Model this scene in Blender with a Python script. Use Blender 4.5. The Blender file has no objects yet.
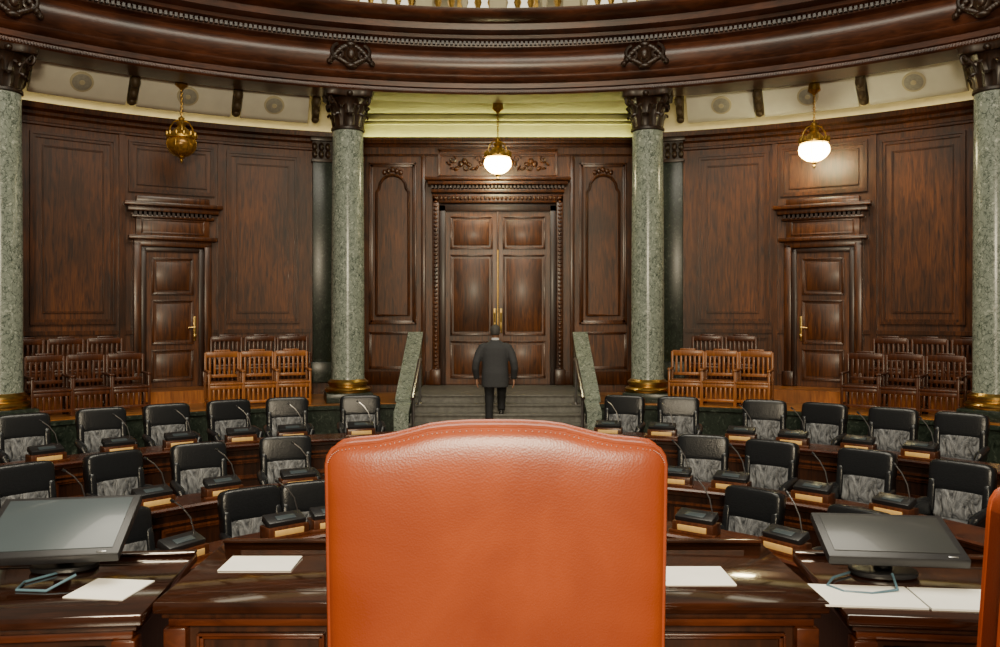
import bpy, bmesh, math, random
from mathutils import Vector, Matrix
random.seed(4)
# All heights below are measured from eye level (datum); EYE is eye height over the chamber floor.
EYE = 3.0
CY = 5.8            # centre of the hemicycle lies at (0, CY)
rad = math.radians

# ------------------------------------------------------------------ materials
def new_mat(name):
    m = bpy.data.materials.new(name); m.use_nodes = True
    nt = m.node_tree; b = nt.nodes['Principled BSDF']
    return m, nt, b
def ramp(nt, fac, stops):
    r = nt.nodes.new('ShaderNodeValToRGB')
    while len(r.color_ramp.elements) < len(stops): r.color_ramp.elements.new(0.5)
    for e, (p, c) in zip(r.color_ramp.elements, stops):
        e.position = p; e.color = (*c, 1)
    nt.links.new(fac, r.inputs[0]); return r
def coords(nt, scale):
    tc = nt.nodes.new('ShaderNodeTexCoord'); mp = nt.nodes.new('ShaderNodeMapping')
    mp.inputs['Scale'].default_value = scale
    nt.links.new(tc.outputs['Object'], mp.inputs[0]); return mp.outputs[0]
def noise(nt, co, scale, detail=5, dist=0.0, rough=.5):
    n = nt.nodes.new('ShaderNodeTexNoise'); n.inputs['Scale'].default_value = scale
    n.inputs['Detail'].default_value = detail; n.inputs['Distortion'].default_value = dist
    n.inputs['Roughness'].default_value = rough
    nt.links.new(co, n.inputs['Vector']); return n.outputs[0]
def bump(nt, b, h, strength, dist=.02):
    bp = nt.nodes.new('ShaderNodeBump'); bp.inputs['Strength'].default_value = strength
    bp.inputs['Distance'].default_value = dist
    nt.links.new(h, bp.inputs['Height']); nt.links.new(bp.outputs[0], b.inputs['Normal'])
def wood(name, dark, light, rough=.35, sc=(9, 9, .9), coat=.2, bmp=.06):
    m, nt, b = new_mat(name)
    co = coords(nt, sc)
    n1 = noise(nt, co, 2.2, 6, 1.2)
    r = ramp(nt, n1, [(.3, dark), (.7, light)])
    co2 = coords(nt, (.7, .7, .5)); n2 = noise(nt, co2, 1.5, 3)
    r2 = ramp(nt, n2, [(.3, (.5, .5, .5)), (.7, (1.4, 1.35, 1.25))])
    mx = nt.nodes.new('ShaderNodeMix'); mx.data_type = 'RGBA'; mx.blend_type = 'MULTIPLY'; mx.inputs[0].default_value = 1
    nt.links.new(r.outputs[0], mx.inputs[6]); nt.links.new(r2.outputs[0], mx.inputs[7])
    nt.links.new(mx.outputs[2], b.inputs['Base Color'])
    b.inputs['Roughness'].default_value = rough
    b.inputs['Coat Weight'].default_value = coat; b.inputs['Coat Roughness'].default_value = .06 if coat > .6 else .22
    if bmp: bump(nt, b, n1, bmp)
    return m
def plain(name, col, rough=.5, metal=0, nscale=20, var=.12, bmp=0.03, coat=0):
    m, nt, b = new_mat(name)
    co = coords(nt, (1, 1, 1)); n = noise(nt, co, nscale, 4)
    d = tuple(c*(1-var) for c in col); l = tuple(min(1, c*(1+var)) for c in col)
    r = ramp(nt, n, [(.3, d), (.7, l)]); nt.links.new(r.outputs[0], b.inputs['Base Color'])
    b.inputs['Roughness'].default_value = rough; b.inputs['Metallic'].default_value = metal
    b.inputs['Coat Weight'].default_value = coat
    if bmp: bump(nt, b, n, bmp)
    return m
def marble(name, dark, mid, light, rough=.22, sc=1.0):
    m, nt, b = new_mat(name)
    co = coords(nt, (sc, sc, sc*.8))
    n1 = noise(nt, co, 10, 9, 1.8, .75)
    r = ramp(nt, n1, [(.36, dark), (.45, mid), (.55, mid), (.64, light)])
    v = nt.nodes.new('ShaderNodeTexVoronoi'); v.feature = 'DISTANCE_TO_EDGE'; v.inputs['Scale'].default_value = 5
    n3 = nt.nodes.new('ShaderNodeTexNoise'); n3.inputs['Scale'].default_value = 4; n3.inputs['Detail'].default_value = 6
    nt.links.new(co, n3.inputs['Vector'])
    add = nt.nodes.new('ShaderNodeVectorMath'); add.operation = 'ADD'
    nt.links.new(co, add.inputs[0]); nt.links.new(n3.outputs['Color'], add.inputs[1]); nt.links.new(add.outputs[0], v.inputs['Vector'])
    vr = ramp(nt, v.outputs[0], [(0, (.28, .31, .29)), (.06, (1, 1, 1))])
    mx = nt.nodes.new('ShaderNodeMix'); mx.data_type = 'RGBA'; mx.blend_type = 'MULTIPLY'; mx.inputs[0].default_value = 1
    nt.links.new(r.outputs[0], mx.inputs[6]); nt.links.new(vr.outputs[0], mx.inputs[7])
    nt.links.new(mx.outputs[2], b.inputs['Base Color']); b.inputs['Roughness'].default_value = rough
    return m
def emis(name, col, s):
    m, nt, b = new_mat(name)
    b.inputs['Base Color'].default_value = (*col, 1)
    b.inputs['Emission Color'].default_value = (*col, 1); b.inputs['Emission Strength'].default_value = s
    return m

WALL = wood('walnut_panelling', (.024, .0055, .0006), (.150, .044, .0060), .40, coat=.12)
WALL2 = wood('walnut_moulding', (.020, .005, .0006), (.118, .034, .0048), .32, coat=.2)
DARKW = wood('dark_walnut', (.010, .0034, .0014), (.042, .0125, .004), .38)
ENTW = wood('entablature_mahogany', (.038, .0105, .004), (.100, .031, .012), .32, (1.2, 1.2, 7))
ENTD = wood('carved_dark_wood', (.009, .005, .0025), (.040, .017, .008), .4)
DESKW = wood('desk_mahogany', (.028, .0065, .002), (.092, .023, .0065), .25, (2, 2, 8))
TOPW = wood('polished_desktop', (.009, .0032, .0016), (.040, .013, .006), .10, (1.2, 9, 9), 1.0, 0)
HONEY = wood('honey_wood', (.20, .060, .010), (.42, .150, .030), .38)  # tier wood; on the chairs its paler tone carries the light
REDW = wood('chair_red_walnut', (.035, .0095, .003), (.12, .034, .010), .35)
FLOORW = wood('parquet', (.26, .098, .020), (.45, .185, .048), .3, (3, 3, 3))
MARB = marble('green_marble', (.050, .070, .056), (.26, .30, .25), (.60, .63, .54))
MARBD = marble('dark_green_marble', (.006, .012, .008), (.020, .030, .021), (.10, .12, .095), .3)
STONE = plain('grey_step_stone', (.13, .125, .11), .4, 0, 12, .3)
GOLD = plain('brass', (.62, .40, .12), .3, 1, 20, .15)
LABEL = plain('brass_nameplate', (.80, .50, .16), .55, .15, 20, .1)
GOLDD = plain('aged_gilding', (.50, .30, .06), .38, .9, 15, .3)
CREAM = plain('cream_plaster', (.64, .58, .38), .7, 0, 5, .06)
CREAMP = plain('cream_acoustic_panel', (.90, .88, .74), .7, 0, 5, .03)
CREAM2 = plain('lit_cream_plaster', (.52, .51, .25), .7, 0, 5, .06)  # cream plaster of the centre bay, green-yellow light mixed into its colour
GREYD = plain('grille_disc', (.40, .39, .33), .6)
BRACK = plain('bronzed_bracket', (.09, .06, .03), .5, .2)
BLACK = plain('black_leather', (.008, .009, .011), .28, 0, 60, .2, .15)
def wrap_mat():
    m, nt, b = new_mat('creased_grey_cover')  # creased cover over the black chair, pale grey in its colour
    co = coords(nt, (3.4, 2, 1.6)); n = noise(nt, co, 2.6, 5, 1.8, .55)
    r = ramp(nt, n, [(.34, (.022, .024, .028)), (.50, (.12, .125, .135)), (.76, (.34, .35, .365))])
    nt.links.new(r.outputs[0], b.inputs['Base Color']); b.inputs['Roughness'].default_value = .3
    bump(nt, b, n, .8, .04); return m
WRAP = wrap_mat()
def leather_orange():
    m, nt, b = new_mat('tan_orange_leather')
    co = coords(nt, (1, 1, 1)); n = noise(nt, co, 3.5, 6, .8)
    r = ramp(nt, n, [(.25, (.165, .0265, .0060)), (.5, (.210, .037, .0080)), (.75, (.26, .048, .0105))]); nt.links.new(r.outputs[0], b.inputs['Base Color'])
    v = nt.nodes.new('ShaderNodeTexVoronoi'); v.inputs['Scale'].default_value = 260; nt.links.new(co, v.inputs['Vector'])
    bump(nt, b, v.outputs[0], .12, .002)
    b.inputs['Roughness'].default_value = .36; return m
ORANGE = leather_orange()
ORANGED = plain('leather_nail', (.17, .028, .007), .4)
PLASTIC = plain('black_plastic', (.014, .014, .016), .35)
SCREEN = plain('dark_glass_screen', (.045, .060, .070), .30, 0, 3, .08, 0, .2)
SCREENR = plain('dark_matte_screen', (.026, .028, .029), .34, 0, 3, .08, 0, .12)
BEZEL = plain('monitor_bezel', (.012, .012, .014), .4)
PAPER = plain('paper', (.86, .85, .80), .7, 0, 8, .04)
CABLE = plain('grey_blue_cable', (.08, .15, .20), .4)
CARPET = plain('carpet_dark_red', (.05, .015, .011), .9, 0, 30, .3)
SUIT = plain('charcoal_suit', (.040, .041, .045), .8, 0, 90, .25)
TROU = plain('black_trousers', (.012, .012, .014), .8, 0, 60, .2)
SKIN = plain('skin', (.42, .22, .14), .5, 0, 20, .08)
HAIR = plain('grey_hair', (.06, .055, .05), .7, 0, 50, .35, .3)
SHOE = plain('shoe_leather', (.01, .009, .008), .3)
SHIRT = plain('white_shirt', (.6, .6, .6), .7)
STEEL = plain('steel', (.5, .5, .5), .3, 1)
GLOW = emis('lit_opal_glass', (1.0, .88, .46), 50)
COVE = emis('side_cove_fill', (1.0, .84, .46), 5)
COVEG = emis('cove_light_strip_warm', (.98, .94, .38), 14)
AMBER = plain('unlit_amber_glass', (.30, .15, .025), .25, .4, 14, .5)
WHITEW = emis('gallery_wall_glow', (.95, .88, .68), 1.2)  # glow added to panels so the gallery back wall looks lit

# ------------------------------------------------------------------ mesh builder
class B:
    def __init__(s): s.bm = bmesh.new(); s.mats = []
    def mi(s, m):
        if m not in s.mats: s.mats.append(m)
        return s.mats.index(m)
    def grid(s, rows, m, closed=False, cap=False):
        i = s.mi(m); R = [[s.bm.verts.new(p) for p in r] for r in rows]; n = len(rows[0])
        for a in range(len(R)-1):
            for b in range(n if closed else n-1):
                c = (b+1) % n
                f = s.bm.faces.new((R[a][b], R[a][c], R[a+1][c], R[a+1][b])); f.material_index = i; f.smooth = True
        if cap:
            for r in (R[0], R[-1]):
                try:
                    f = s.bm.faces.new(r); f.material_index = i; f.smooth = True
                except ValueError: pass
    def box(s, c, d, m, bev=0, rot=None):
        g = bmesh.ops.create_cube(s.bm, size=1); vs = g['verts']
        bmesh.ops.scale(s.bm, vec=d, verts=vs)
        fs = set(f for v in vs for f in v.link_faces)
        if bev:
            es = list(set(e for v in vs for e in v.link_edges))
            r = bmesh.ops.bevel(s.bm, geom=es, offset=bev, segments=2, affect='EDGES', profile=.5)
            vs = list(set(v for f in r['faces'] for v in f.verts) | set(v for v in vs if v.is_valid))
            fs = set(f for v in vs for f in v.link_faces)
        if rot is not None: bmesh.ops.rotate(s.bm, matrix=rot, verts=vs)
        bmesh.ops.translate(s.bm, vec=c, verts=vs)
        i = s.mi(m)
        for f in fs: f.material_index = i; f.smooth = True
    def b2(s, x0, x1, y0, y1, z0, z1, m, bev=0):
        s.box(((x0+x1)/2, (y0+y1)/2, (z0+z1)/2), (abs(x1-x0), abs(y1-y0), abs(z1-z0)), m, bev)
    def lathe(s, prof, c, m, n=24, sy=1):
        rows = [[(c[0]+r*math.cos(2*math.pi*k/n), c[1]+sy*r*math.sin(2*math.pi*k/n), c[2]+z) for k in range(n)] for r, z in prof]
        s.grid(rows, m, True, True)
    def sup(s, c, a, m, e1=.5, e2=.5, rot=None, nu=20, nv=12):
        def sp(x, e): return math.copysign(abs(x)**e, x)
        rows = []
        for j in range(nv+1):
            p = -math.pi/2+math.pi*j/nv; p = max(-1.5, min(1.5, p)); row = []
            for k in range(nu):
                t = 2*math.pi*k/nu
                v = Vector((a[0]*sp(math.cos(p), e1)*sp(math.cos(t), e2), a[1]*sp(math.cos(p), e1)*sp(math.sin(t), e2), a[2]*sp(math.sin(p), e1)))
                if rot is not None: v = rot @ v
                row.append(v+Vector(c))
            rows.append(row)
        s.grid(rows, m, True, True)
    def tube(s, path, rr, m, n=8, flat=1.0):
        P = [Vector(p) for p in path]
        if not isinstance(rr, (list, tuple)): rr = [rr]*len(P)
        rows = []; up = None
        for i, p in enumerate(P):
            t = (P[min(i+1, len(P)-1)]-P[max(i-1, 0)]).normalized()
            if up is None:
                up = Vector((0, 0, 1)) if abs(t.z) < .9 else Vector((0, 1, 0))
            u = t.cross(up); u.normalize(); w = u.cross(t); w.normalize(); up = w
            rows.append([p+u*rr[i]*math.cos(2*math.pi*k/n)+w*rr[i]*flat*math.sin(2*math.pi*k/n) for k in range(n)])
        s.grid(rows, m, True, True)
    def arc(s, prof, a0, a1, m, step=1.5, closed=True):
        n = max(1, int(math.ceil(abs(a1-a0)/step))); rows = []
        for k in range(n+1):
            a = rad(a0+(a1-a0)*k/n)
            rows.append([(r*math.sin(a), CY+r*math.cos(a), z) for r, z in prof])
        s.grid(rows, m, closed, closed)
    def abox(s, r0, r1, a0, a1, z0, z1, m):
        s.arc([(r0, z0), (r1, z0), (r1, z1), (r0, z1)], a0, a1, m)
    def aframe(s, r, d, a0, a1, z0, z1, w, m):
        for q, dd in ((1, d), (.45, d*1.7)):
            ww = w*q; wwa = math.degrees(ww/r)
            s.abox(r-dd, r+.01, a0, a1, z0, z0+ww, m); s.abox(r-dd, r+.01, a0, a1, z1-ww, z1, m)
            s.abox(r-dd, r+.01, a0, a0+wwa, z0, z1, m); s.abox(r-dd, r+.01, a1-wwa, a1, z0, z1, m)
    def fframe(s, x0, x1, z0, z1, y, w, d, m):   # raised moulding frame on a plane facing -Y
        for q, dd in ((1, d), (.45, d*1.7)):
            ww = w*q
            s.b2(x0, x1, y-dd, y+.005, z0, z0+ww, m, .004); s.b2(x0, x1, y-dd, y+.005, z1-ww, z1, m, .004)
            s.b2(x0, x0+ww, y-dd, y+.005, z0, z1, m, .004); s.b2(x1-ww, x1, y-dd, y+.005, z0, z1, m, .004)
    def done(s, name, loc=(0, 0, 0), rz=0, parent=None, data_only=False, datum=True):
        bmesh.ops.recalc_face_normals(s.bm, faces=s.bm.faces[:])
        me = bpy.data.meshes.new(name); s.bm.to_mesh(me); s.bm.free()
        for m in s.mats: me.materials.append(m)
        try: me.set_sharp_from_angle(angle=rad(38))
        except Exception: pass
        if data_only: return me
        return inst(me, name, loc, rz, parent, datum)
def inst(me, name, loc, rz=0, parent=None, datum=True):
    o = bpy.data.objects.new(name, me); bpy.context.scene.collection.objects.link(o)
    o.location = (loc[0], loc[1], loc[2]+(EYE if (datum and parent is None) else 0)); o.rotation_euler = (0, 0, rz)
    if parent: o.parent = parent
    return o
def polar(r, a, z): return (r*math.sin(rad(a)), CY+r*math.cos(rad(a)), z)
def place(me, name, r, a, z, extra=0): return inst(me, name, polar(r, a, z), -rad(a)+extra)

# ------------------------------------------------------------------ floor, tiers, stage
b = B(); b.b2(-13, 13, -2.5, 21, -3.2, -3.0, CARPET); b.done('floor')
b = B(); b.arc([(4.4, -3), (4.4, -2.75), (6.95, -2.75), (6.95, -2.5), (10.9, -2.5), (10.9, -3)], -78, 78, CARPET); b.done('floor_tiers')
b = B(); b.b2(-3.6, 3.6, -1.6, 3.32, -2.99, -1.7, DESKW); b.done('rostrum_platform')
b = B()
for sgn in (-1, 1):
    b.arc([(10.9, -2.5), (10.9, -1.86), (10.86, -1.84), (10.86, -1.78), (10.9, -1.76), (13.2, -1.76), (13.2, -2.5)], sgn*8.2, sgn*75, MARBD)
    b.arc([(10.88, -1.765), (13.2, -1.765), (13.2, -1.75), (10.88, -1.75)], sgn*8.2, sgn*75, FLOORW)
    b.arc([(12.2, -1.75), (13.2, -1.75), (13.2, -1.5), (12.2, -1.5)], sgn*18.5, sgn*75, HONEY)
b.done('ambulatory_platform')
b = B()
for i in range(6):
    y = 15.0+.32*i; zt = -2.35+.15*i
    b.b2(-1.64, 1.64, y, 18.95 if i == 5 else y+.40, -2.5, zt-.035, STONE)
    b.b2(-1.65, 1.65, y-.03, 18.9 if i == 5 else y+.34, zt-.035, zt, STONE, .01)
b.done('stone_steps')
for sgn in (-1, 1):
    b = B(); x0, x1 = sgn*1.68, sgn*1.96
    prof = [(16.0, -2.5), (16.0, -1.86), (16.5, -1.72), (18.9, -.48), (18.9, -2.5)]
    b.grid([[(x, y, z) for y, z in prof] for x in (x0, x1)], MARB, True, True)
    prof2 = [(16.48, -1.73), (18.9, -.49), (18.9, -.42), (16.46, -1.66)]
    b.grid([[(x, y, z) for y, z in prof2] for x in (x0-sgn*.02, x1+sgn*.03)], MARB, True, True)
    b.done('marble_stair_balustrade')
    b = B(); xx = sgn*1.50
    b.tube([(xx, 15.05, -2.35), (xx, 15.05, -1.42)], .028, STEEL); b.tube([(xx, 16.3, -1.75), (xx, 16.3, -.9)], .028, STEEL)
    b.tube([(xx, 14.9, -1.50), (xx, 15.05, -1.42), (xx, 16.3, -.9), (xx, 16.5, -.9)], .035, STEEL)
    for yy, zz in ((15.05, -2.35), (16.32, -1.75)): b.lathe([(.07, 0), (.07, .02), (.035, .04)], (xx, yy, zz), STEEL, 12)
    b.done('stair_handrail')

# ------------------------------------------------------------------ back walls
WR = 13.2
def side_wall(sgn, name):
    b = B(); A = lambda a: sgn*a
    def ab(r0, r1, a0, a1, z0, z1, m): b.abox(r0, r1, A(a0), A(a1), z0, z1, m)
    def fr(a0, a1, z0, z1, w=.09, d=.035):
        b.aframe(WR, d, min(A(a0), A(a1)), max(A(a0), A(a1)), z0, z1, w, WALL2)
    ab(WR, WR+.25, 13.3, 75, -2.5, 3.9, WALL)
    ab(WR, WR+.25, 13.3, 75, 3.9, 4.8, CREAM)
    b.arc([(WR, 3.66), (WR-.05, 3.70), (WR-.05, 3.76), (WR-.15, 3.80), (WR-.17, 3.9), (WR-.15, 3.9), (WR-.14, 3.86), (WR, 3.86)], A(13.3), A(75), WALL2)
    b.arc([(WR, 3.5), (WR-.03, 3.52), (WR-.03, 3.56), (WR, 3.58)], A(13.3), A(75), WALL2)
    ab(WR-.05, WR, 13.3, 75, -1.5, -1.25, WALL2)
    ab(WR-.05, WR, 13.3, 75, -.42, -.34, WALL2)
    for c in (30, 58):
        for a0, a1 in ((18.9, 25.4), (34.6, 41.1)):
            q0, q1 = a0+c-30, a1+c-30
            fr(q0, q1, -.22, 3.38, .10); fr(q0+.9, q1-.9, .0, 3.15, .035, .02)
            fr(q0, q1, -1.2, -.5, .06)
        fr(c-3.6, c+3.6, 2.40, 3.42, .08); fr(c-2.9, c+2.9, 2.55, 3.28, .03, .02)
        for e in (c-4.1, c+4.1): ab(WR-.07, WR, e-.25, e+.25, -1.5, 3.5, WALL2)
    return b.done(name)
side_wall(-1, 'wall_left'); side_wall(1, 'wall_right')
YW = 19.0
b = B()
b.b2(-3.2, 3.2, YW, YW+.25, -2.5, 3.9, WALL)
b.b2(-3.2, 3.2, YW, YW+.25, 3.9, 4.9, CREAM2)
for z, d, h in ((3.76, .16, .10), (3.70, .08, .08), (3.5, .03, .05)): b.b2(-3.1, 3.1, YW-d, YW, z, z+h, WALL2, .01)
b.b2(-3.1, 3.1, YW-.17, YW-.15, 3.84, 3.9, WALL2)
b.b2(-3.1, 3.1, YW-.05, YW, -1.6, -1.3, WALL2, .01)
for z, d in ((4.20, .08), (4.28, .18)): b.b2(-3.1, 3.1, YW-d, YW, z, z+.04, CREAM2, .01)
for s in (-1, 1):
    b.b2(s*3.05, s*3.25, 18.5, YW+.2, -2.5, 4.6, WALL)
    xa, xb = sorted((s*1.82, s*2.88))
    b.fframe(xa, xb, -.25, 3.35, YW, .09, .035, WALL2)
    xc = (xa+xb)/2
    pts = [(xc-.36, YW-.03, -.05), (xc-.36, YW-.03, 2.7)]
    for k in range(13):
        t = math.pi-math.pi*k/12; pts.append((xc+.30*math.cos(t), YW-.03, 2.78+.30*math.sin(t)))
    pts += [(xc+.36, YW-.03, 2.7), (xc+.36, YW-.03, -.05), (xc-.36, YW-.03, -.05)]
    b.tube(pts, .03, WALL2, 8)
    b.fframe(xa, xb, -1.25, -.42, YW, .06, .03, WALL2)
    b.b2(s*1.66-.05, s*1.66+.05, YW-.07, YW, -1.6, 3.5, WALL2, .01)
    for k in range(5):
        b.sup((xc+(k-2)*.09, YW-.03, 3.2-abs(k-2)*.03), (.05, .03, .06), WALL2, 1, 1, nu=8, nv=6)
b.done('wall_back')
b = B(); b.b2(-3.0, 3.0, YW-.14, YW-.03, 3.862, 3.875, COVEG); b.done('cove_light')
for s in (-1, 1):
    b = B(); b.arc([(WR-.12, 3.862), (WR-.03, 3.862), (WR-.03, 3.875), (WR-.12, 3.875)], s*14, s*74, COVE); b.done('cove_light')  # unseen strips added to brighten the cream above the side bays

# ceiling of the ambulatory
b = B()
b.arc([(11.9, 4.42), (13.4, 4.42), (13.4, 4.55), (11.9, 4.55)], -16, 16, CREAM2)
for s in (-1, 1):
    b.arc([(11.9, 4.70), (13.4, 4.70), (13.4, 4.82), (11.9, 4.82)], s*16, s*75, CREAM)
b.done('ceiling')
SL = math.atan2(.56, .50)
for s in (-1, 1):
    for c in (30, 58):
        for a0, a1, ad in ((18.4, 24.5, 21.6), (25.4, 33.4, 29.3), (34.3, 41.8, 38.0)):
            q0, q1, qd = (v+c-30 for v in (a0, a1, ad))
            bb = B()
            bb.arc([(12.02, 4.68), (12.06, 4.56), (12.52, 4.03), (12.62, 3.975), (12.72, 3.99), (12.75, 4.06), (12.16, 4.69)], s*q0, s*q1, CREAMP, .6)
            n = Matrix.Rotation(-rad(s*qd), 3, 'Z') @ Matrix.Rotation(-SL, 3, 'X')
            cen = Vector(polar(12.345, s*qd, 4.23))
            for rr_, h, mm in ((.20, .02, CREAM), (.165, .032, GREYD), (.05, .045, CREAM)):
                rows = []
                for z, q in ((.03, 1), (-h, 1), (-h-.01, .85)):
                    rows.append([cen + n @ Vector((rr_*q*math.cos(2*math.pi*k/24), rr_*q*math.sin(2*math.pi*k/24), z)) for k in range(24)])
                bb.grid(rows, mm, True, True)
            bb.done('ceiling_acoustic_panel')
        for a in (17.7, 24.95, 33.85, 42.4):
            bb = B()
            prof = [(-.62, .44), (-.60, .30), (-.50, .20), (-.34, .04), (-.16, -.14), (.0, -.24), (.10, -.24), (.14, -.16), (.14, .44)]
            bb.grid([[(x, y, z) for y, z in prof] for x in (-.065, .065)], BRACK, True, True)
            bb.sup((0, -.34, .10), (.09, .10, .13), BRACK, 1, 1); bb.sup((0, .02, -.20), (.08, .09, .08), BRACK, 1, 1)
            bb.sup((0, -.16, -.08), (.075, .09, .11), BRACK, 1, 1)
            bb.done('ceiling_bracket', polar(12.52, s*(a+c-30), 4.24), -rad(s*(a+c-30)))

# ------------------------------------------------------------------ doors
def leaf(b, x0, x1, z0, z1, y, panels, m):
    b.b2(x0, x1, y, y+.06, z0, z1, m)
    for p0, p1 in panels:
        b.fframe(x0+.10, x1-.10, p0, p1, y, .045, .022, WALL2)
        b.box(((x0+x1)/2, y-.002, (p0+p1)/2), (abs(x1-x0)-.36, .03, (p1-p0)-.17), m, .012)
b = B()
y = YW-.06
leaf(b, -1.16, -.012, -1.59, 2.26, y, [(-1.45, -.62), (-.5, 1.3), (1.42, 2.15)], WALL)
leaf(b, .012, 1.16, -1.59, 2.26, y, [(-1.45, -.62), (-.5, 1.3), (1.42, 2.15)], WALL)
b.b2(-.02, .02, y-.05, y, -1.59, 2.26, WALL2, .008); b.b2(-.007, .007, y-.06, y-.045, -.3, 1.4, GOLDD)
for s in (-1, 1):
    b.b2(s*1.16, s*1.30, y-.06, y+.06, -1.59, 2.40, DARKW, .01)
    b.b2(s*1.30, s*1.45, y-.13, y+.06, -1.59, 2.60, WALL2, .015)
    for k in range(46): b.sup((s*1.375, y-.135, -1.5+k*.09), (.045, .028, .034), WALL2, 1, 1, nu=8, nv=6)
    b.b2(s*1.26, s*1.50, y-.16, y+.05, -1.59, -1.25, WALL2, .015)
b.b2(-1.30, 1.30, y-.06, y+.06, 2.26, 2.44, DARKW, .01)
b.b2(-1.45, 1.45, y-.13, y+.06, 2.44, 2.64, WALL2, .015)
for k in range(31): b.sup((-1.35+k*.09, y-.14, 2.54), (.034, .028, .045), WALL2, 1, 1, nu=8, nv=6)
b.b2(-1.47, 1.47, y-.2, y+.05, 2.66, 2.74, WALL2, .01)
for k in range(36): b.b2(-1.46+k*.082, -1.415+k*.082, y-.25, y, 2.75, 2.81, DARKW)
b.b2(-1.54, 1.54, y-.32, y+.05, 2.82, 2.91, WALL2, .015); b.b2(-1.60, 1.60, y-.38, y+.05, 2.91, 2.98, WALL2, .015)
b.fframe(-1.34, 1.34, 3.02, 3.66, y+.055, .06, .03, WALL2)
for s in (-1, 1):
    for k in range(11):
        x = s*(.20+k*.09); b.sup((x, y+.04, 3.30+.09*math.sin(k*1.3)), (.07, .035, .045+.02*math.cos(k)), WALL, 1, 1, Matrix.Rotation(k*.7, 3, 'Y'), nu=10, nv=6)
    for j, (cx, cz, sc) in enumerate(((.42, 3.44, 1), (.72, 3.24, 1), (1.02, 3.42, .9))):
        pts = [(s*(cx+.10*sc*math.cos(t*.6+j)*(1-t/14)), y+.03, cz+.10*sc*math.sin(t*.6+j)*(1-t/14)) for t in range(12)]
        b.tube(pts, .018, WALL2, 6)
b.sup((0, y+.03, 3.34), (.17, .06, .21), WALL, 1, 1); b.sup((0, y-.01, 3.34), (.10, .045, .13), WALL2, 1, 1)
b.b2(-.10, -.04, y-.03, y, -.45, .10, GOLD, .008); b.b2(.04, .10, y-.03, y, -.45, .10, GOLD, .008)
for s in (-1, 1): b.tube([(s*.07, y-.02, -.2), (s*.07, y-.09, -.2), (s*.07, y-.09, .0), (s*.07, y-.02, .0)], .014, GOLD)
b.done('door_1')

def side_door(hs):
    b = B(); y = -.06
    leaf(b, -.50, .50, 0, 2.72, y, [(.12, .75), (.86, 1.75), (1.86, 2.6)], WALL)
    for s in (-1, 1):
        b.b2(s*.50, s*.60, y-.05, y+.05, 0, 2.8, DARKW, .01); b.b2(s*.60, s*.74, y-.10, y+.05, 0, 2.9, WALL2, .012)
        b.b2(s*.56, s*.78, y-.13, y+.05, 0, .3, WALL2, .012)
    b.b2(-.60, .60, y-.05, y+.05, 2.72, 2.82, DARKW, .01); b.b2(-.74, .74, y-.10, y+.05, 2.82, 2.95, WALL2, .012)
    b.b2(-.84, .84, y-.18, y+.05, 2.95, 3.03, WALL2, .012)
    b.b2(-.70, .70, y-.08, y+.05, 3.03, 3.40, WALL, .012)
    b.fframe(-.6, .6, 3.08, 3.36, y-.08, .03, .015, WALL2)
    for k in range(17): b.b2(-.74+k*.088, -.69+k*.088, y-.18, y, 3.42, 3.50, DARKW)
    b.b2(-.78, .78, y-.14, y+.05, 3.38, 3.44, WALL2, .012)
    b.b2(-.86, .86, y-.22, y+.05, 3.50, 3.60, WALL2, .012); b.b2(-.93, .93, y-.30, y+.05, 3.60, 3.68, WALL2, .015)
    b.b2(-.7, .7, y-.10, y+.05, 3.68, 3.82, WALL2, .02)
    x = hs*.42
    b.b2(x-.03, x+.03, y-.025, y, .92, 1.42, GOLD, .008)
    b.tube([(x, y-.02, 1.2), (x, y-.07, 1.2), (x-hs*.13, y-.07, 1.19)], .012, GOLD); b.sup((x, y-.04, 1.02), (.035, .02, .05), GOLD, 1, 1)
    return b
m = side_door(1).done('side_door', data_only=True)
inst(m, 'door_2', polar(WR, -30, -1.49), rad(30))
m = side_door(-1).done('side_door', data_only=True)
inst(m, 'door_3', polar(WR, 30, -1.49), -rad(30))

# ------------------------------------------------------------------ entablature
b = B()
prof = [(11.88, 4.36), (11.18, 4.36), (11.15, 4.39), (11.15, 4.45), (11.11, 4.47), (11.10, 4.56), (11.04, 4.59), (10.99, 4.64), (10.98, 4.68),
        (11.02, 4.70), (10.97, 4.78), (10.94, 4.88), (10.93, 4.98), (10.95, 5.08), (11.0, 5.16),
        (10.96, 5.20), (10.9, 5.22), (10.88, 5.29), (10.72, 5.33), (10.70, 5.39), (10.50, 5.43), (10.48, 5.54), (10.38, 5.57),
        (10.24, 5.62), (10.2, 5.68), (10.18, 5.74), (11.88, 5.76)]
b.arc(prof, -78, 78, ENTW, 1.0)
for k in range(620):
    a = -75+150*k/619
    b.box(polar(11.14, a, 4.42), (.028, .04, .04), ENTW, 0, Matrix.Rotation(-rad(a), 3, 'Z'))
for k in range(330):
    a = -75+150*k/329
    b.box(polar(10.84, a, 5.27), (.05, .09, .07), ENTD, 0, Matrix.Rotation(-rad(a), 3, 'Z'))
b.done('wooden_entablature')

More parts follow.
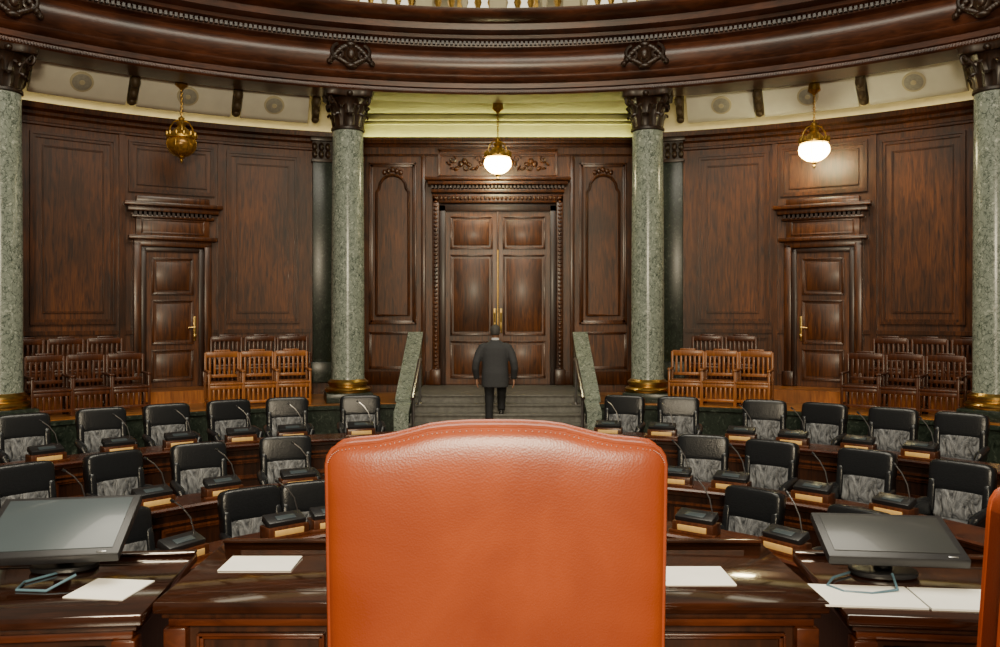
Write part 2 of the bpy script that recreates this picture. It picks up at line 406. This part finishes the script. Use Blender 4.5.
def cartouche():
    b = B()
    b.sup((0, -.04, 0), (.15, .10, .19), ENTD, 1, 1); b.sup((0, -.11, 0), (.09, .07, .12), ENTD, 1, 1)
    for s in (-1, 1):
        pts = [(s*(.22+.012*t*math.cos(t*.55)), -.05, .03+.012*t*math.sin(t*.55)) for t in range(14, 0, -1)]
        b.tube(pts, [.04-.001*k for k in range(14)], ENTD, 8)
        for k in range(7):
            t = k/6; b.sup((s*(.10+.30*t), -.03, .16-.30*t**1.4), (.085-.02*t, .06, .06), ENTD, 1, 1, Matrix.Rotation(s*t, 3, 'Y'), 8, 6)
            b.sup((s*(.06+.26*t), -.03, -.17+.14*t), (.08, .055, .055), ENTD, 1, 1, Matrix.Rotation(-s*.6, 3, 'Y'), 8, 6)
    b.sup((0, -.05, .20), (.11, .07, .07), ENTD, 1, 1); b.sup((0, -.05, -.21), (.12, .07, .06), ENTD, 1, 1)
    return b.done('carved_cartouche', data_only=True)
m = cartouche()
for a in (-45, -15, 15, 45): place(m, 'carved_cartouche', 10.94, a, 4.96)

b = B()
b.arc([(11.3, 5.76), (11.5, 5.76), (11.5, 6.0), (11.3, 6.0)], -60, 60, CREAM)
b.arc([(11.25, 6.55), (11.55, 6.55), (11.55, 6.70), (11.25, 6.70)], -60, 60, ENTW)
for k in range(90):
    a = -60+120*k/89; p = polar(11.4, a, 6.0)
    b.lathe([(.05, 0), (.06, .05), (.03, .12), (.08, .28), (.05, .38), (.03, .45), (.05, .55)], p, GOLDD if k % 3 else CREAM, 8)
for k in range(-6, 7): b.box(polar(11.4, k*7.5, 6.28), (.34, .24, .58), CREAM, .02, Matrix.Rotation(-rad(k*7.5), 3, 'Z'))
b.done('gallery_balustrade')
b = B(); b.abox(13.4, 13.6, -60, 60, 5.7, 9.0, CREAM)
for k in range(9):
    a = -48+12*k; b.abox(13.36, 13.4, a-3.6, a+3.6, 6.0, 8.5, WHITEW); b.aframe(13.38, .06, a-3.9, a+3.9, 5.9, 8.6, .12, GOLDD)
b.done('wall_gallery')
b = B(); b.arc([(11.6, 5.76), (13.4, 5.76), (13.4, 5.70), (11.6, 5.70)], -60, 60, DARKW); b.done('floor_gallery')

# ------------------------------------------------------------------ columns
def column(shaft, R=.325):
    b = B(); U = .12
    b.box((0, 0, .09), (.90, .90, .18), MARBD, .015)
    b.lathe([(.43, .18), (.45, .21), (.45, .25), (.42, .28), (.37, .30), (.37, .33), (.40, .35), (.40, .39), (.36, .42), (.34, .44)], (0, 0, 0), GOLD, 40)
    b.lathe([(R+.01, .42), (R, .5), (R, 1.8), (R*.98, 3.4), (R*.93, 5.32+U*.5)], (0, 0, 0), shaft, 40)
    U2 = U*.5
    b.lathe([(R*.93, 5.29+U2), (R*.93+.03, 5.31+U2), (R*.93+.03, 5.35+U2), (R*.93, 5.37+U2)], (0, 0, 0), ENTD, 32)
    q = 1.1; Z = lambda z: 5.34+U2+(z-5.34)*q       # capital stretched to meet the architrave
    b.lathe([(.28, Z(5.34)), (.27, Z(5.50)), (.28, Z(5.70)), (.34, Z(5.85)), (.40, Z(5.90))], (0, 0, 0), ENTD, 24)
    def lf(ang, z0, h, r0, w, curl):
        sp = [(r0, 0), (r0+.02, .3*h), (r0+.035, .65*h), (r0+.07, .9*h), (r0+curl*.8, h), (r0+curl, .9*h), (r0+curl*.9, .78*h)]
        ws = [.8, 1, 1, .95, .8, .55, .2]
        rows = []
        for (r, z), qq in zip(sp, ws):
            row = []
            for t, o in ((-1, -.02), (-.55, .012), (0, -.005), (.55, .012), (1, -.02)):
                row.append(((r+o)*math.cos(ang)-t*w*qq*math.sin(ang), (r+o)*math.sin(ang)+t*w*qq*math.cos(ang), Z(z0+z)))
            rows.append(row)
        b.grid(rows, ENTD)
    for k in range(8): lf(math.pi/4*k, 5.35, .24, .28, .11, .12)
    for k in range(8): lf(math.pi/4*(k+.5), 5.41, .34, .28, .10, .15)
    for k in range(4):
        a = math.pi/2*k+math.pi/4; ca, sa = math.cos(a), math.sin(a)
        pts = [((.47+.008*t*math.cos(t*.6))*ca, (.47+.008*t*math.cos(t*.6))*sa, Z(5.80+.008*t*math.sin(t*.6))) for t in range(12, 0, -1)]
        pts = [(.28*ca, .28*sa, Z(5.57)), (.36*ca, .36*sa, Z(5.74))]+pts
        b.tube(pts, .028, ENTD, 8)
        a2 = math.pi/2*k; b.sup((.40*math.cos(a2), .40*math.sin(a2), Z(5.92)), (.07, .07, .06), ENTD, 1, 1, nu=10, nv=6)
    rows = []
    for z, qq in ((5.87, .96), (5.89, 1), (5.94, 1.0), (5.98, 1.04)):
        row = []
        for k in range(32):
            t = 2*math.pi*k/32; u = abs(math.sin(2*t)); r = (.41+.20*u**3)*qq
            row.append((r*math.cos(t), r*math.sin(t), Z(z)))
        rows.append(row)
    b.grid(rows, ENTD, True, True)
    return b.done('marble_column', data_only=True)
mc = column(MARB)
for a in (-45, -15, 15, 45): place(mc, 'marble_column', 11.55, a, -1.75)
def pilaster():
    b = B()
    b.b2(-.30, .30, -.16, .0, 0, .45, MARBD, .02); b.b2(-.25, .25, -.12, 0, .45, 4.75, MARBD, .01)
    b.b2(-.28, .28, -.15, 0, 4.75, 4.82, ENTD, .01); b.b2(-.30, .30, -.18, 0, 5.2, 5.3, ENTD, .01); b.b2(-.25, .25, -.10, 0, 4.82, 5.2, ENTD)
    for k in range(4):
        for j in range(2):
            b.sup((-.21+.14*k, -.12, 4.92+.16*j), (.06, .06, .09), ENTD, 1, 1, nu=10, nv=6)
    return b.done('marble_pilaster', data_only=True)
mp = pilaster()
for a in (-45, -16.6, 16.6, 45): place(mp, 'marble_pilaster', WR, a, -1.5)

# ------------------------------------------------------------------ pendants
def pendant(glass):
    b = B()   # origin at ceiling
    b.lathe([(.10, .1), (.12, -.03), (.05, -.08), (.02, -.12)], (0, 0, 0), GOLDD, 16)
    b.tube([(0, 0, .40), (0, 0, -.1)], .012, GOLDD, 6)
    for k in range(11):
        z = -.12-.05*k
        pts = [(.02*math.cos(t*math.pi/4), 0, z+.032*math.sin(t*math.pi/4)) if k % 2 else (0, .02*math.cos(t*math.pi/4), z+.032*math.sin(t*math.pi/4)) for t in range(9)]
        b.tube(pts, .008, GOLDD, 5)
    b.lathe([(.015, -.62), (.06, -.66), (.045, -.72), (.10, -.76), (.07, -.82), (.13, -.88), (.17, -.93), (.22, -.97), (.27, -1.0), (.28, -1.05), (.25, -1.07)], (0, 0, 0), GOLDD, 24)
    for k in range(12):
        a = 2*math.pi*k/12; b.sup((.26*math.cos(a), .26*math.sin(a), -.98), (.035, .035, .065), GOLDD, 1, 1, nu=8, nv=6)
    for k in range(4):
        a = 2*math.pi*k/4+.4
        b.tube([(.05*math.cos(a), .05*math.sin(a), -.70), (.14*math.cos(a), .14*math.sin(a), -.74), (.20*math.cos(a), .20*math.sin(a), -.84), (.22*math.cos(a), .22*math.sin(a), -.93)], .014, GOLDD, 6)
    pr = ((.24, -1.06), (.27, -1.10), (.285, -1.17), (.27, -1.24), (.21, -1.315), (.13, -1.37), (.03, -1.395))
    b.lathe(pr, (0, 0, 0), glass, 24)
    for k in range(8):
        a = 2*math.pi*k/8
        b.tube([((q+.009)*math.cos(a), (q+.009)*math.sin(a), z-.006) for q, z in pr], .006, GOLDD, 5)
    b.lathe([(.05, -1.385), (.06, -1.415), (.02, -1.455), (.03, -1.485), (.004, -1.53)], (0, 0, 0), GOLDD, 12)
    return b.done('pendant_lamp', data_only=True)
lit = pendant(GLOW)
inst(lit, 'pendant_lamp', (0, 17.9, 4.32))
place(lit, 'pendant_lamp', 12.15, 30, 4.30)
inst(pendant(AMBER), 'pendant_lamp', polar(12.15, -30.0, 4.40))

# ------------------------------------------------------------------ senate armchairs
def armchair():
    b = B()
    lean = Matrix.Rotation(-.14, 3, 'X')
    b.sup((0, -.02, .44), (.28, .29, .085), BLACK, .45, .35)
    b.sup((0, -.06, .50), (.24, .22, .05), WRAP, .5, .4)
    b.sup((0, .30, .965), (.335, .085, .175), BLACK, .35, .35, lean, 28, 16)
    b.sup((0, .245, .69), (.29, .065, .19), WRAP, .4, .45, lean, 24, 12)
    b.sup((0, .315, .75), (.32, .05, .33), BLACK, .35, .4, lean, 24, 12)
    for s in (-1, 1):
        b.tube([(s*.31, .26, .68), (s*.335, .12, .68), (s*.34, -.1, .67), (s*.33, -.24, .64), (s*.31, -.27, .57), (s*.28, -.22, .46)], [.04, .05, .05, .05, .04, .035], BLACK, 10)
        b.sup((s*.30, 0, .56), (.035, .22, .13), BLACK, .5, .5)
        b.sup((s*.28, .25, .74), (.045, .08, .20), BLACK, .5, .5, lean)
    b.lathe([(.04, .08), (.03, .1), (.03, .36), (.09, .38)], (0, 0, 0), STEEL, 12)
    for k in range(5):
        a = 2*math.pi*k/5+.3
        b.tube([(0, 0, .11), (.15*math.cos(a), .15*math.sin(a), .10), (.29*math.cos(a), .29*math.sin(a), .07)], [.03, .025, .018], PLASTIC, 8)
        b.sup((.29*math.cos(a), .29*math.sin(a), .03), (.03, .03, .03), PLASTIC, 1, 1, nu=8, nv=6)
    return b.done('leather_armchair', data_only=True)
mch = armchair()
R1 = [-48.7, -41.8, -35.6, -29.1, -23.4, -15.5, 14.0, 20.3, 29.2, 34.8, 41.6, 47.6]
R2 = [-57.4, -47.4, -38.2, -27.8, 26.8, 34.8, 45.8, 56.1]
R3 = [-58.5, -39.0, -30.2, 39.6, 56.5]
def console():
    b = B()
    b.box((0, 0, .055), (.42, .20, .11), REDW, .008)
    b.box((0, -.105, .055), (.30, .012, .055), LABEL, .003)
    b.box((0, -.09, .012), (.48, .05, .024), REDW, .004)
    b.box((0, .01, .150), (.39, .17, .07), PLASTIC, .012, Matrix.Rotation(.35, 3, 'X'))
    b.box((0, -.02, .178), (.20, .07, .012), SCREEN, .003, Matrix.Rotation(.35, 3, 'X'))
    pts = [(.15, .03, .08), (.15, .03, .22), (.12, .04, .34), (.05, .06, .44), (-.02, .08, .50)]
    b.tube(pts, .0065, STEEL, 6); b.tube([(-.02, .08, .50), (-.05, .09, .52)], .013, PLASTIC, 8)
    return b.done('voting_console', data_only=True)
mcon = console()
def row(angles, rc, rd, zf, zd):
    for a in angles:
        place(mch, 'leather_armchair', rc+random.uniform(-.05, .05), a, zf, random.uniform(-.14, .14))
        place(mcon, 'voting_console', rd, a-.8*8.3/rc, zd)
row(R1, 8.30, 7.42, -2.5, -1.86)
row(R2, 5.75, 4.90, -2.75, -2.06)
row(R3, 3.90, 3.15, -3.0, -2.14)
def desk_row(rin, rout, zf, zt, a0, a1):
    b = B()
    for s in (-1, 1):
        A0, A1 = s*a0, s*a1
        b.arc([(rin, zt-.045), (rin-.02, zt-.02), (rin, zt), (rout, zt), (rout, zt-.045)], A0, A1, DESKW)
        b.arc([(rin+.02, zt-.045), (rin+.02, zt-.085), (rin+.06, zt-.10), (rin+.12, zt-.10), (rin+.12, zt-.045)], A0, A1, DARKW)
        b.abox(rin+.07, rin+.11, A0, A1, zf, zt-.05, DARKW)
        b.abox(rin+.04, rin+.07, A0, A1, zf, zf+.1, DARKW)
        b.abox(rin+.05, rin+.07, A0, A1, zt-.20, zt-.17, REDW)
        n = max(1, int((a1-a0)/9.0*rin/6)); w = (a1-a0)/n
        for k in range(n):
            p0, p1 = sorted((s*(a0+k*w), s*(a0+(k+1)*w)))
            b.aframe(rin+.07, .015, p0+.5, p1-.5, zf+.14, zt-.23, .05, REDW)
            b.abox(rin+.11, rout-.03, p0-.2, p0+.2, zf, zt-.045, DARKW)
        e = s*a1
        b.abox(rin+.07, rout-.03, e-.3, e+.3, zf, zt-.045, DESKW); e = s*a0
        b.abox(rin+.07, rout-.03, e-.3, e+.3, zf, zt-.045, DESKW)
    b.done('curved_desk_row')
desk_row(7.2, 7.75, -2.5, -1.86, 9, 66)
desk_row(4.7, 5.22, -2.75, -2.06, 14, 72)
desk_row(2.95, 3.42, -3.0, -2.14, 18, 72)

# ------------------------------------------------------------------ slatted wooden chairs
def slat_chair(m):
    b = B(); w = .30
    for s in (-1, 1):
        b.box((s*w, .24, .50), (.045, .05, 1.0), m, .008); b.box((s*w, -.24, .33), (.045, .05, .66), m, .008)
        b.box((s*w, -.01, .67), (.06, .56, .035), m, .01); b.box((s*w, 0, .12), (.03, .46, .04), m, .006)
    b.box((0, -.01, .44), (.60, .54, .045), m, .012)
    b.box((0, .24, .965), (.60, .04, .11), m, .012); b.box((0, .24, .56), (.58, .035, .06), m, .006)
    for k in range(6): b.box((-.22+.088*k, .24, .74), (.04, .02, .36), m, .004)
    b.box((0, .24, 1.035), (.30, .035, .04), m, .012)
    b.box((0, -.25, .38), (.58, .03, .07), m, .006); b.box((0, -.25, .10), (.58, .03, .05), m, .006)
    for k in range(6): b.box((-.22+.088*k, -.25, .24), (.035, .018, .24), m, .004)
    return b
mlit = slat_chair(HONEY).done('slatted_wooden_chair', data_only=True)  # lit copy of the chair: light is put into the paler wood
mr = slat_chair(REDW).done('slatted_wooden_chair', data_only=True)
for a in (-26.9, -23.7, -20.5, 18.9, 22.1, 25.3): place(mlit, 'slatted_wooden_chair', 11.3, a, -1.75)
for a in (-41.5, -38.3, -35.1, 34.7, 37.9, 41.1): place(mr, 'slatted_wooden_chair', 11.5, a, -1.75)
for a in (-41.6, -38.6, -35.6, -25.5, -22.5, -19.6, 20, 23, 35.6, 38.6, 41.6): place(mr, 'slatted_wooden_chair', 12.75, a, -1.5)

# ------------------------------------------------------------------ rostrum desk
ZD = -.88
def desk_section(w, d):
    b = B()
    b.b2(-w/2, w/2, 0, d, -.035, 0, TOPW, .006)
    b.b2(-w/2+.02, w/2-.02, .02, d-.02, -.055, -.035, DARKW, .004)
    b.b2(-w/2+.035, w/2-.035, .035, d-.03, -.085, -.055, DESKW, .006)
    b.b2(-w/2+.06, w/2-.06, .06, d-.05, -.82, -.085, DARKW)
    b.b2(-w/2, w/2, d-.035, d, 0, .012, TOPW, .004)
    b.b2(-w/2+.10, w/2-.10, .10, .106, 0, .0015, DARKW); b.b2(-w/2+.10, w/2-.10, d-.14, d-.134, 0, .0015, DARKW)
    n = 4
    for k in range(n):
        x0 = -w/2+.08+k*(w-.16)/n; x1 = x0+(w-.16)/n
        b.fframe(x0+.04, x1-.04, -.27, -.11, .06, .02, .012, DESKW); b.fframe(x0+.04, x1-.04, -.76, -.31, .06, .03, .014, DESKW)
        b.sup(((x0+x1)/2, .04, -.19), (.018, .02, .018), GOLD, 1, 1, nu=8, nv=6)
    for x in (-w/2+.06, w/2-.06): b.b2(x-.035, x+.035, .02, .09, -.82, -.085, DESKW, .006)
    return b
desk_section(2.06, .70).done('rostrum_desk', (-.02, 2.58, ZD))
for s in (-1, 1):
    desk_section(1.45, .66).done('rostrum_desk', (s*1.765-.01, 2.44, ZD-.012), -s*.10)
def sheet(px, py, w, d, r, stack=.003, z=ZD):
    bb = B(); bb.box((0, 0, stack/2), (w, d, stack), PAPER); bb.done('paper_sheet', (px, py, z+.001), r)
sheet(-1.25, 2.74, .20, .19, -.12, z=ZD-.012); sheet(-.83, 2.98, .25, .17, .0); sheet(.65, 2.84, .24, .20, 0)
sheet(1.15, 2.665, .31, .20, -.10, .006, ZD-.012); sheet(1.47, 2.63, .32, .20, -.10, .006, ZD-.012)  # right-hand paper, its long white also standing for glare on the desk

def monitor(w, h, tilt, scr, z0):
    b = B(); rot = Matrix.Rotation(tilt, 3, 'X')   # pivot: bottom edge centre, z0 above the desk
    def rb(c, d, m, bev): b.box(rot @ Vector(c), d, m, bev, rot)
    rb((0, h/2, 0), (w, h, .035), BEZEL, .008)
    rb((0, h/2+.005, .018), (w-.05, h-.055, .004), scr, .001)
    rb((0, h/2, -.03), (w*.6, h*.6, .03), PLASTIC, .01)
    rb((w*.38, .012, .019), (.03, .006, .003), STEEL, .001)
    b.sup((0, h*.62, .012-z0), (.11, .08, .012), PLASTIC, .4, .8); b.tube([(0, h*.62, .012-z0), (0, h*.62, .04)], .03, PLASTIC, 10)
    return b
monitor(.46, .345, .38, SCREEN, .087).done('desktop_monitor', (-1.475, 2.76, ZD+.075), .17)
monitor(.44, .265, .33, SCREENR, .087).done('desktop_monitor', (1.295, 2.74, ZD+.075), -.12)
b = B()
b.tube([(1.20, 2.90, .0), (1.12, 2.84, .0), (1.07, 2.76, .0), (1.10, 2.70, .0), (1.18, 2.68, .0), (1.27, 2.70, .005), (1.29, 2.78, .03)], .0045, CABLE, 8)
b.done('monitor_cable', (0, 0, ZD-.004))
b = B()
b.tube([(-1.5, 2.9, .0), (-1.56, 2.80, .0), (-1.54, 2.72, .0), (-1.44, 2.71, .0), (-1.38, 2.78, .03)], .0045, CABLE, 8)
b.done('monitor_cable', (0, 0, ZD-.006))

# ------------------------------------------------------------------ presidential chairs (seen from behind)
def pres_chair(rec, drop):
    b = B(); W = .307
    top = [(-1, -.256), (-.99, -.240), (-.965, -.228), (-.93, -.221), (-.85, -.217), (-.7, -.213), (-.6, -.207), (-.5, -.199), (-.40, -.191), (-.30, -.187), (-.16, -.1845), (0, -.184),
           (.16, -.1845), (.30, -.187), (.40, -.191), (.5, -.199), (.6, -.207), (.7, -.213), (.85, -.217), (.93, -.221), (.965, -.228), (.99, -.240), (1, -.256)]
    top = [(x, z-drop) for x, z in top]
    zb = -1.28
    def pt(u, v, side):
        x, zt = top[u]; z = zb+(zt-zb)*v
        ex = max(0, 1-abs(x)**8); ev = max(0, 1-(abs(2*v-1))**14)
        t = .028+.030*(ex**.6)*(ev**.6)*(1 if side < 0 else 1.15)
        taper = .965+.035*v
        return (x*W*taper, side*t-rec*(v), z)
    vs = [0, .01, .03, .06]+[.1+.8*k/16 for k in range(17)]+[.94, .965, .98, .992, 1]
    for side in (-1, 1):
        b.grid([[pt(u, v, side) for u in range(len(top))] for v in vs], ORANGE)
    for u in (0, len(top)-1):
        b.grid([[pt(u, v, -1), pt(u, v, 1)] for v in vs], ORANGE)
    b.grid([[pt(u, 1, -1), pt(u, 1, 1)] for u in range(len(top))], ORANGE); b.grid([[pt(u, 0, -1), pt(u, 0, 1)] for u in range(len(top))], ORANGE)
    for side in (-1, 1):
        path = [pt(0, v, side) for v in vs[::2]]+[pt(u, 1, side) for u in range(len(top))]+[pt(len(top)-1, v, side) for v in vs[::-2]]
        b.tube(path, .0045, ORANGE, 6)
    # stitched seam just inside the edge, with small nail heads
    def inset(p, dx, dz): return (p[0]+dx, p[1]-.002, p[2]+dz)
    path = [inset(pt(0, .02+.94*k/90, -1), .007, 0) for k in range(91)]+[inset(pt(len(top)-1, .02+.94*k/90, -1), -.007, 0) for k in range(91)]
    for k in range(1, 80):
        f = k/80*(len(top)-1); i = int(f); q = f-i; p0 = Vector(pt(i, .995, -1)); p1 = Vector(pt(min(i+1, len(top)-1), .995, -1)); p = p0.lerp(p1, q); path.append((p.x, p.y-.001, p.z-.003))
    for p in path: b.sup(p, (.0022, .0024, .0022), ORANGED, 1, 1, nu=6, nv=4)
    b.sup((0, .33, -1.22), (.31, .31, .075), ORANGE, .4, .35); b.b2(-.30, .30, .04, .62, -1.34, -1.25, DARKW, .02)
    for s in (-1, 1):
        b.tube([(s*.29, .02, -.97), (s*.31, .2, -.965), (s*.32, .42, -.97), (s*.32, .55, -.99)], [.028, .032, .032, .03], DARKW, 10)
        b.tube([(s*.32, .52, -.99), (s*.31, .50, -1.12), (s*.30, .55, -1.28)], .024, DARKW, 8)
        b.tube([(s*.27, .57, -1.32), (s*.28, .59, -1.5), (s*.29, .58, -1.70)], [.035, .028, .022], DARKW, 8)
        b.tube([(s*.27, .03, -1.30), (s*.27, .0, -1.5), (s*.28, -.05, -1.70)], [.035, .028, .022], DARKW, 8)
    return b
pres_chair(.03, .020).done('presidential_armchair', (-.003, 1.60, 0))
pres_chair(.15, .055).done('presidential_armchair', (1.09, 1.45, 0), -.05)

# ------------------------------------------------------------------ man walking up the steps (back to us, facing +Y)
man = bpy.data.objects.new('man', None); bpy.context.scene.collection.objects.link(man)
man.location = (-.05, 15.80, -2.05+EYE); man.rotation_euler = (0, 0, -.05); man.scale = (1.10, 1.05, 1.02)
def rm(o, vox, it=4):
    md = o.modifiers.new('r', 'REMESH'); md.mode = 'VOXEL'; md.voxel_size = vox; md.use_smooth_shade = True
    sm = o.modifiers.new('s', 'SMOOTH'); sm.factor = .5; sm.iterations = it
def rings(b, L, m, n=24, e=.85):
    def sp(x): return math.copysign(abs(x)**e, x)
    b.grid([[(cx+rx*sp(math.cos(2*math.pi*k/n)), cy+ry*sp(math.sin(2*math.pi*k/n)), z) for k in range(n)] for cx, cy, z, rx, ry in L], m, True, True)
b = B()
rings(b, [(0, .02, .66, .225, .160), (0, .02, .80, .230, .165), (0, .01, .92, .225, .158), (0, .01, 1.04, .215, .145), (0, .015, 1.15, .222, .145), (0, .02, 1.28, .238, .148),
          (0, .02, 1.38, .235, .138), (0, .02, 1.43, .195, .115), (0, .025, 1.48, .13, .09), (0, .035, 1.52, .075, .07)], SUIT)
for s in (-1, 1):
    b.tube([(s*.14, .02, 1.43), (s*.21, .01, 1.385), (s*.272, -.01, 1.27), (s*.315, -.04, 1.12), (s*.330, -.02, 1.0), (s*.32, .05, .87), (s*.315, .07, .82)],
           [.06, .078, .073, .066, .061, .054, .050], SUIT, 16)
o = b.done('jacket', parent=man); rm(o, .013, 4)
b = B(); rings(b, [(0, .035, 1.50, .068, .066), (0, .04, 1.55, .064, .064), (0, .04, 1.56, .060, .06)], SHIRT); b.done('collar', parent=man)
b = B()
rings(b, [(0, .02, .98, .17, .12), (0, .02, .86, .18, .13), (0, .02, .76, .17, .12)], TROU)
b.tube([(-.09, .02, .86), (-.10, .03, .70), (-.10, .045, .50), (-.10, .02, .28), (-.10, -.02, .06)], [.10, .095, .078, .068, .065], TROU, 16)
b.tube([(.09, .02, .86), (.10, .13, .72), (.10, .26, .60), (.095, .25, .42), (.095, .22, .22)], [.10, .095, .084, .070, .065], TROU, 16)
o = b.done('trousers', parent=man); rm(o, .013, 3)
b = B()
for x, y0, z0 in ((-.10, .0, .0), (.095, .26, .148)):
    b.grid([[(x+w*math.cos(t), y0+yy, z0+.001+h*(math.sin(t) if math.sin(t) > 0 else 0)) for t in [2*math.pi*k/14 for k in range(14)]]
            for yy, w, h in ((-.10, .02, .03), (-.085, .038, .075), (-.02, .042, .095), (.06, .045, .07), (.12, .05, .05), (.17, .042, .035), (.195, .018, .018))], SHOE, True, True)
b.done('shoes', parent=man)
b = B()
rings(b, [(0, .035, 1.47, .062, .062), (0, .04, 1.52, .058, .060), (0, .05, 1.555, .058, .068), (0, .075, 1.565, .045, .065), (0, .068, 1.585, .062, .086), (0, .06, 1.62, .072, .096), (0, .055, 1.66, .077, .100),
          (0, .05, 1.70, .078, .101), (0, .048, 1.735, .073, .096), (0, .046, 1.765, .056, .076), (0, .045, 1.785, .028, .04)], SKIN, 24, .95)
b.tube([(0, .155, 1.695), (0, .172, 1.66), (0, .168, 1.648)], [.010, .014, .012], SKIN, 8)
for s in (-1, 1):
    b.sup((s*.082, .045, 1.665), (.012, .022, .033), SKIN, 1, 1, Matrix.Rotation(s*.25, 3, 'Z'), 10, 8)
    b.sup((s*.03, .148, 1.70), (.022, .012, .008), SKIN, 1, 1, nu=8, nv=6)
b.sup((0, .150, 1.617), (.025, .010, .006), SKIN, 1, 1, nu=8, nv=6); b.sup((0, .150, 1.607), (.022, .010, .006), SKIN, 1, 1, nu=8, nv=6)
o = b.done('head', parent=man); rm(o, .006, 3)
b = B()
for s in (-1, 1):
    b.sup((s*.03, .152, 1.685), (.012, .007, .007), SHIRT, 1, 1, nu=8, nv=6); b.sup((s*.03, .158, 1.685), (.005, .004, .005), TROU, 1, 1, nu=8, nv=6)
b.done('eyes', parent=man)
b = B()
rows = []
for z, rx, ry, cy, t0 in ((1.610, .070, .088, .040, 2.2), (1.63, .077, .096, .038, 2.5), (1.66, .081, .101, .040, 2.9), (1.70, .083, .104, .042, 3.3), (1.735, .079, .100, .044, 4.2), (1.762, .064, .084, .043, 5.0), (1.785, .04, .052, .042, 5.4), (1.797, .012, .02, .042, 5.4)):
    rows.append([(rx*math.sin(-t0/2+t0*k/20), cy-ry*math.cos(-t0/2+t0*k/20), z) for k in range(21)])
b.grid(rows, HAIR); o = b.done('hair', parent=man)
sd = o.modifiers.new('t', 'SOLIDIFY'); sd.thickness = .008; sd.offset = 0
for s in (-1, 1):
    b = B(); cx, cy, cz = s*.315, .08, .80
    b.sup((cx, cy, cz-.045), (.018, .040, .055), SKIN, .7, .8)
    for k, L in enumerate((.070, .080, .076, .060)):
        yy = cy+.030-.020*k
        b.tube([(cx, yy, cz-.085), (cx-s*.004, yy+.004, cz-.085-L*.45), (cx-s*.014, yy+.006, cz-.085-L*.8), (cx-s*.026, yy+.006, cz-.085-L)], [.0095, .009, .008, .006], SKIN, 8)
    b.tube([(cx, cy+.030, cz-.03), (cx-s*.008, cy+.055, cz-.055), (cx-s*.014, cy+.062, cz-.085), (cx-s*.016, cy+.058, cz-.105)], [.013, .011, .0095, .007], SKIN, 8)
    b.done('hand', parent=man)

# ------------------------------------------------------------------ lights
def area(name, loc, size, power, col, target, sy=None):
    l = bpy.data.lights.new(name, 'AREA'); l.energy = power; l.color = col; l.size = size
    if sy: l.shape = 'RECTANGLE'; l.size_y = sy
    o = bpy.data.objects.new(name, l); bpy.context.scene.collection.objects.link(o)
    o.location = (loc[0], loc[1], loc[2]+EYE)
    d = Vector((target[0], target[1], target[2]+EYE))-o.location
    o.rotation_euler = d.to_track_quat('-Z', 'Y').to_euler(); return o
area('chamber_skylight', (0, 6, 9), 8, 1700, (1.0, .92, .74), (0, 6.2, -2))
area('front_fill_light', (0, -3.6, 2.4), 2.0, 1250, (1.0, .84, .58), (0, 12, 1.6))  # unseen fill added behind the camera to light columns and cream panels
w = bpy.data.worlds.new('world'); bpy.context.scene.world = w; w.use_nodes = True
w.node_tree.nodes['Background'].inputs[0].default_value = (1, .88, .68, 1); w.node_tree.nodes['Background'].inputs[1].default_value = .13

# ------------------------------------------------------------------ camera
cam = bpy.data.cameras.new('camera'); co = bpy.data.objects.new('camera', cam); bpy.context.scene.collection.objects.link(co)
cam.sensor_width = 36; cam.lens = 36*.85; cam.clip_start = .05
co.location = (0, 0, EYE); co.rotation_euler = (rad(90), 0, 0); cam.shift_y = -.0105; cam.shift_x = .0022
bpy.context.scene.camera = co
